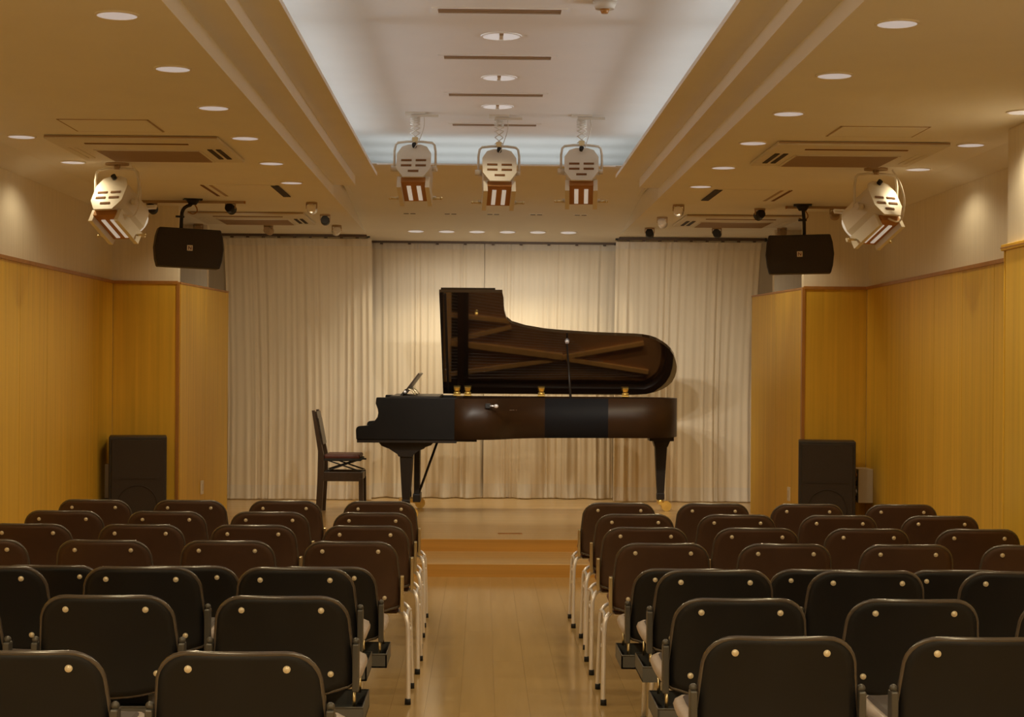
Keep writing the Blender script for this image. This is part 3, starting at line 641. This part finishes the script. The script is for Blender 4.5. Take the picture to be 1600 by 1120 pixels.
pb('seat_lever', B().box((-1.075, 15.32, .668), (-1.03, 15.36, .682)), 'wblk')
o = pb('seat', B().box((-1.40, 15.30, .676), (-1.085, 15.73, .714), bev=.014), 'felt')

# ================================================================ SPEAKERS AND WALL BOXES
def hang_speaker(label, x, y, z, yaw, roll):
    t = thing('hanging_speaker', label, 'speaker', (x, y, z), (0, roll, yaw), 'ceiling hung loudspeakers')
    f = [(-.235, -.150), (.235, -.150), (.252, -.09), (.262, 0), (.252, .09), (.235, .150), (-.235, .150), (-.252, .09), (-.262, 0), (-.252, -.09)]
    bm = bmesh.new(); secs = []
    for yy, sc in ((-.12, 1), (0.02, 1.0), (.10, .86), (.17, .62)):
        secs.append([bm.verts.new((px*sc, yy, pz*(1 if sc == 1 else .5+.5*sc))) for px, pz in f])
    for a, b in zip(secs[:-1], secs[1:]):
        for i in range(10): bm.faces.new((a[i], a[(i+1) % 10], b[(i+1) % 10], b[i]))
    bm.faces.new(secs[0][::-1]); bm.faces.new(secs[-1])
    o = obj('cabinet', bm, 'cab', t); md = o.modifiers.new('soft_edge', 'BEVEL'); md.width = .008; md.segments = 2
    o = obj('grille', B().prism([(px*.955, -.128, pz*.93) for px, pz in f], (0, .01, 0)), 'grille', t)
    bd = obj('badge', B().box((-.021, -.134, -.021), (.021, -.127, .021)), 'badge', t)
    obj('badge_letter', B().box((-.013, -.136, -.013), (-.007, -.133, .013)).box((.007, -.136, -.013), (.013, -.133, .013)).prism([(-.013, -.136, .013), (-.006, -.136, .013), (.013, -.136, -.013), (.006, -.136, -.013)], (0, .003, 0)), 'badgei', bd)
    return t
sl = hang_speaker('black loudspeaker hung from the bench-side ceiling, turned to the audience', -2.292, 13.40, 2.392, .30, .03)
sr = hang_speaker('black loudspeaker hung from the pillar-side ceiling, turned to the audience', 2.452, 13.40, 2.385, -.16, -.02)
for t, pts, px in ((sl, [(-.055, .0, .15), (-.055, .0, .245), (-.052, .0, .29), (-.03, .0, .325), (.02, .0, .345), (.025, 0, .388)], .025), (sr, [(.04, 0, .15), (.04, 0, .27), (.035, 0, .33), (.03, 0, .395)], .03)):
    obj('hanger_pipe', B().tube(pts, .014, 10, sub=1), 'wblk', t)
    obj('hanger_plate', B().cyl((px, 0, .345), (px, 0, .385), .03, .055, n=14).box((px-.07, -.05, .38), (px+.07, .05, .392)), 'wblk', t)
    obj('hanger_clamp', B().box((pts[1][0]-.045, -.012, pts[1][2]-.006), (pts[1][0]+.02, .012, pts[1][2]+.008)), 'wblk', t)
    obj('speaker_cable', B().tube([(px+.01, 0, .36), (px+.05, .02, .30), (px+.01, .03, .27), (px-.03, .02, .29)], .005, 6, sub=2), 'trimw', t)
for lab, x0, x1, y in (('tall black floor speaker on the stage corner, bench side', -2.905, -2.462, 13.50), ('tall black floor speaker on the stage corner, pillar side', 2.482, 2.922, 13.50)):
    t = thing('floor_speaker', lab, 'speaker', ((x0+x1)/2, y, ZS), (0, 0, .19 if x0 < 0 else -.17), group='floor loudspeakers'); w = (x1-x0)/2
    obj('cabinet', B().box((-w, 0, .012), (w, .36, .748), bev=.008), 'cab', t)
    obj('grille', B().box((-w+.022, -.012, .03), (w-.022, .0, .725), bev=.004), 'grille', t)
    obj('port_ridge', B().box((-w+.06, -.017, .42), (w-.06, -.010, .428)), 'grille', t)
    obj('woofer_ring', B().tube([(.15*cos(a), -.013, .22+.15*sin(a)) for a in [2*pi*k/28 for k in range(28)]], .005, 6, closed=True), 'grille', t)
    for sx in (-1, 1):
        for yy in (.04, .32): obj('foot', B().cyl((sx*(w-.04), yy, 0), (sx*(w-.04), yy, .014), .018, n=10), 'rubber', t)
for lab, x0, x1, inx in (('pale connector box on the bench-side wall behind the floor speaker', XWL, XWL+.115, 1), ('pale connector box on the pillar-side wall behind the floor speaker', XWR-.118, XWR, -1)):
    t = thing('connector_box', lab, 'connector box', ((x0+x1)/2, 13.85, .57), group='wall connector boxes'); w = (x1-x0)/2
    obj('box', B().box((-w, -.12, -.135), (w, .13, .135), bev=.004), 'wbox', t)
    for k, z in enumerate((.085, .02, -.045, -.10)):
        obj('socket', B().cyl((inx*(w-.001), -.06, z), (inx*(w+.012), -.06, z), .020, n=12), ('trimw', 'wblk', 'chrome', 'wblk')[k], t)
        obj('socket', B().cyl((inx*(w-.001), .05, z), (inx*(w+.012), .05, z), .020, n=12), 'wblk', t)
for lab, x, y in (('small white wall outlet low on the bench-side wooden wing', -2.385, 14.75), ('small white wall outlet low on the pillar-side wooden wing', 2.562, 14.40)):
    s = 1 if x < 0 else -1
    t = thing('wall_outlet', lab, 'outlet', (x, y, .455), (0, 0, -.081 if x < 0 else .091))
    obj('cover_plate', B().box((-.006, -.035, -.058), (.006, .035, .058), bev=.002), 'white', t)
    obj('receptacle', B().box((s*.004-.004, -.016, -.03), (s*.004+.004, .016, .03)), 'wbox', t)

# ================================================================ AUDIENCE CHAIRS
def shell(ztop, zbot, wt, wb, yt, yb, bow=.035, th=.014, crn=.085):
    """curved back shell: rounded trapezoid outline, bowed across, tilted; returns mesh and outline points"""
    out = []
    H = ztop-zbot
    def arc(cx, cz, r, a0, a1, n=7): return [(cx+r*cos(a0+(a1-a0)*k/n), cz+r*sin(a0+(a1-a0)*k/n)) for k in range(n+1)]
    rb = .03
    out += arc(wt-crn, ztop-crn, crn, 0, pi/2)
    out += [((wt-crn)*(1-k/5)+(-wt+crn)*k/5, ztop) for k in range(1, 5)]
    out += arc(-wt+crn, ztop-crn, crn, pi/2, pi)
    out += [(-wt-(wb-wt)*k/5, ztop-crn-(H-crn-rb-.03)*k/5) for k in range(1, 5)]
    out += arc(-wb+rb, zbot+.03+rb, rb, pi, 1.5*pi, 4)
    nb = 9
    for k in range(1, nb):
        x = (-wb+rb)*(1-k/nb)+(wb-rb)*k/nb; out.append((x, zbot+.03-.03*(1-(x/(wb-rb))**2)))
    out += arc(wb-rb, zbot+.03+rb, rb, 1.5*pi, 2*pi, 4)
    out += [(wb-(wb-wt)*k/5, zbot+.03+rb+(H-crn-rb-.03)*k/5) for k in range(1, 5)]
    def Y(x, z):
        v = (z-zbot)/H; return yb+(yt-yb)*v-bow*(1-(x/wb)**2)+.012*sin(pi*v)
    bm = bmesh.new(); rings = {}
    cz = (ztop+zbot)/2; n = len(out)
    for side, dy in ((0, -th/2), (1, th/2)):
        rings[side] = []
        for sc in (1, .88, .66, .40, .15):
            rings[side].append([bm.verts.new((x*sc, Y(x*sc, cz+(z-cz)*sc)+dy, cz+(z-cz)*sc)) for x, z in out])
        for a, b in zip(rings[side][:-1], rings[side][1:]):
            for i in range(n):
                f = bm.faces.new((a[i], a[(i+1) % n], b[(i+1) % n], b[i])); f.smooth = True
        bm.faces.new(rings[side][-1]).smooth = True
    for i in range(n): bm.faces.new((rings[0][0][i], rings[0][0][(i+1) % n], rings[1][0][(i+1) % n], rings[1][0][i]))
    return bm, [(x, Y(x, z), z) for x, z in out], Y
def chair_common(t, ztop, zbot, wt, wb, yt, yb, shm, cm, seat_z):
    bm, ol, Y = shell(ztop, zbot, wt, wb, yt, yb)
    obj('backrest', bm, shm, t)
    obj('edge_bead', B().tube(ol, .0075, 7, closed=True), 'edge', t)
    for x, z in ((-.123, ztop-.040), (.123, ztop-.040), (-.150, zbot+.075), (.150, zbot+.075)):
        y = Y(x, z)-.007
        obj('stud', B().cyl((x, y-.004, z), (x, y+.006, z), .0095, n=12).sphere((x, y-.003, z), .0088, 6, sc=(1, .5, 1)), 'stud', t)
    # front padding of the backrest
    pad = B()
    bmx = pad.bm; g = []
    for j in range(7):
        v = j/6; z = zbot+.06+(ztop-zbot-.09)*v; w = (wb+(wt-wb)*v-.03)*(1 if .15 < v < .85 else .93)
        g.append([bmx.verts.new((w*(i/4-1), Y(w*(i/4-1), z)+.010+.020*sin(pi*min(1, max(0, v)))*(1-((i/4-1))**4), z)) for i in range(9)])
    for j in range(6):
        for i in range(8): bmx.faces.new((g[j][i], g[j][i+1], g[j+1][i+1], g[j+1][i])).smooth = True
    o = obj('back_pad', pad, cm, t); md = o.modifiers.new('thickness', 'SOLIDIFY'); md.thickness = .012
    sh = obj('seat', B().box((-.215, -.20, seat_z), (.215, .205, seat_z+.042), bev=.018), cm, t)
    return sh
# rows with splayed chrome legs
cA = thing('stacking_chair', 'x', 'chair', (0, 0, 0), group='audience chairs with chrome legs')
chair_common(cA, .720, .395, .205, .222, -.275, -.215, 'shellA', 'cushA', .405)
obj('seat_pan', B().box((-.205, -.19, .392), (.205, .195, .408), bev=.006), 'shellA', cA)
for s in (-1, 1):
    obj('side_bar', B().box((s*.226-.0075, -.250, .408), (s*.226+.0075, -.205, .566), bev=.003), 'bar', cA)
    r = obj('rear_leg', B().tube([(s*.205, -.16, .398), (s*.226, -.20, .402), (s*.245, -.225, .385), (s*.255, -.235, .345), (s*.257, -.245, .20), (s*.259, -.262, .008)], .0105, 9, sub=2), 'chrome', cA)
    obj('rubber_foot', B().cyl((s*.257, -.262, 0), (s*.257, -.261, .026), .0135, n=10), 'rubber', r)
    f = obj('front_leg', B().tube([(s*.195, .12, .400), (s*.225, .10, .398), (s*.250, .095, .370), (s*.252, .098, .30), (s*.256, .110, .18), (s*.260, .125, .008)], .0095, 8, sub=2), 'chrome', cA)
    obj('rubber_foot', B().cyl((s*.258, .125, 0), (s*.258, .1245, .026), .0125, n=10), 'rubber', f)
    obj('side_rail', B().tube([(s*.250, -.225, .372), (s*.243, -.05, .385), (s*.250, .093, .372)], .008, 7, sub=1), 'chrome', cA)
    obj('row_connector', B().tube([(s*.250, -.232, .352), (s*.262, -.205, .352), (s*.264, -.190, .338), (s*.262, -.205, .322), (s*.252, -.236, .322)], .006, 6, sub=1), 'chrome', cA)
    obj('row_connector', B().tube([(s*.252, -.240, .268), (s*.262, -.215, .268), (s*.264, -.21, .252)], .006, 6, sub=1), 'chrome', cA)
obj('cross_tube', B().tube([(-.205, -.16, .392), (.205, -.16, .392)], .009, 7).tube([(-.205, .12, .392), (.205, .12, .392)], .009, 7), 'chrome', cA)
# rows with under-seat trays
def make_B(dz, suffix_label):
    c = thing('tray_chair', 'x', 'chair', (0, 0, 0), group='audience chairs with under-seat trays')
    zt = .695+dz
    chair_common(c, zt, zt-.320, .205, .222, -.275, -.215, 'shellB', 'cushB', zt-.285)
    obj('seat_edge', B().tube([(-.205, -.19, zt-.265), (-.222, -.15, zt-.265), (-.222, .15, zt-.265), (-.205, .20, zt-.265), (.205, .20, zt-.265), (.222, .15, zt-.265), (.222, -.15, zt-.265), (.205, -.19, zt-.265)], .021, 8, sub=1), 'seatedge', c)
    for s in (-1, 1):
        bb = obj('side_bar', B().box((s*.228-.010, -.262, zt-.300), (s*.228+.010, -.215, zt-.150), bev=.004), 'barB', c)
        obj('bar_cap', B().sphere((s*.228, -.240, zt-.143), .0115, 8), 'barB', bb)
        for y in (-.225, .02): obj('tray_rod', B().cyl((s*.222, y, zt-.30), (s*.222, y, zt-.352), .0055, n=8), 'bar', c)
        for y in (-.14, .12):
            l = obj('leg', B().cyl((s*.115, y, zt-.29), (s*.125, y*1.1, .01), .011, n=10), 'chrome', c)
            obj('rubber_foot', B().cyl((s*.125, y*1.1, 0), (s*.125, y*1.1, .022), .0145, n=10), 'rubber', l)
    tr = B(); z0, z1 = zt-.405, zt-.352
    tr.box((-.252, -.245, z0), (.252, .06, z0+.006)).box((-.252, -.245, z0), (.252, -.239, z1)).box((-.252, .054, z0), (.252, .06, z1)).box((-.252, -.245, z0), (-.246, .06, z1)).box((.246, -.245, z0), (.252, .06, z1))
    obj('tray', tr, 'tray', c)
    obj('tray_rim', B().tube([(-.250, -.243, z1), (.250, -.243, z1), (.250, .058, z1), (-.250, .058, z1)], .004, 6, closed=True), 'barB', c)
    return c
cBl = make_B(0, ''); cBt = make_B(.085, '')
first = {'A': True, 'Bl': True, 'Bt': True}
def d_of(k): return 4.63+.7557*(k-1)
PITCH = .5435
LS = {1: (-.607, 2), 2: (-.620, 3), 3: (-.660, 3), 4: (-.630, 3), 5: (-.580, 4), 6: (-.566, 4), 7: (-.580, 4), 8: (-.586, 4)}   # first seat by the aisle, seats
RS = {1: (.803, 2), 2: (.808, 3), 3: (.830, 3), 4: (.815, 3), 5: (.803, 4), 6: (.796, 4), 7: (.811, 4), 8: (.787, 4)}
LX = {k: [x-PITCH*i for i in range(n)] for k, (x, n) in LS.items()}
RX = {k: [x+PITCH*i for i in range(n)] for k, (x, n) in RS.items()}
POS = ['aisle seat', 'second from the aisle', 'third from the aisle', 'fourth from the aisle']
for k in range(8, 0, -1):
    row = ORD[8-k]
    for side, XS in (('bench', LX), ('pillar', RX)):
        for j, x in enumerate(XS[k]):
            d = d_of(k)
            if k == 1 and side == 'bench': d = 4.345
            if k == 4: d = 6.9
            kind, src = ('A', cA) if k >= 5 else (('Bl', cBl) if k == 4 else ('Bt', cBt))
            colr = 'brown-backed chrome-legged' if k >= 5 else ('low black' if k == 4 else 'black tray')
            lab = f'{colr} chair, {row} row from the stage, {POS[j]}, {side}-side block'
            loc = (x, d+.275, 0); rz = random.uniform(-.003, .003)
            if first[kind]:
                first[kind] = False; src.location = loc; src['label'] = lab; src.rotation_euler = (0, 0, rz)
            else: dup(src, loc, lab, (0, 0, rz))
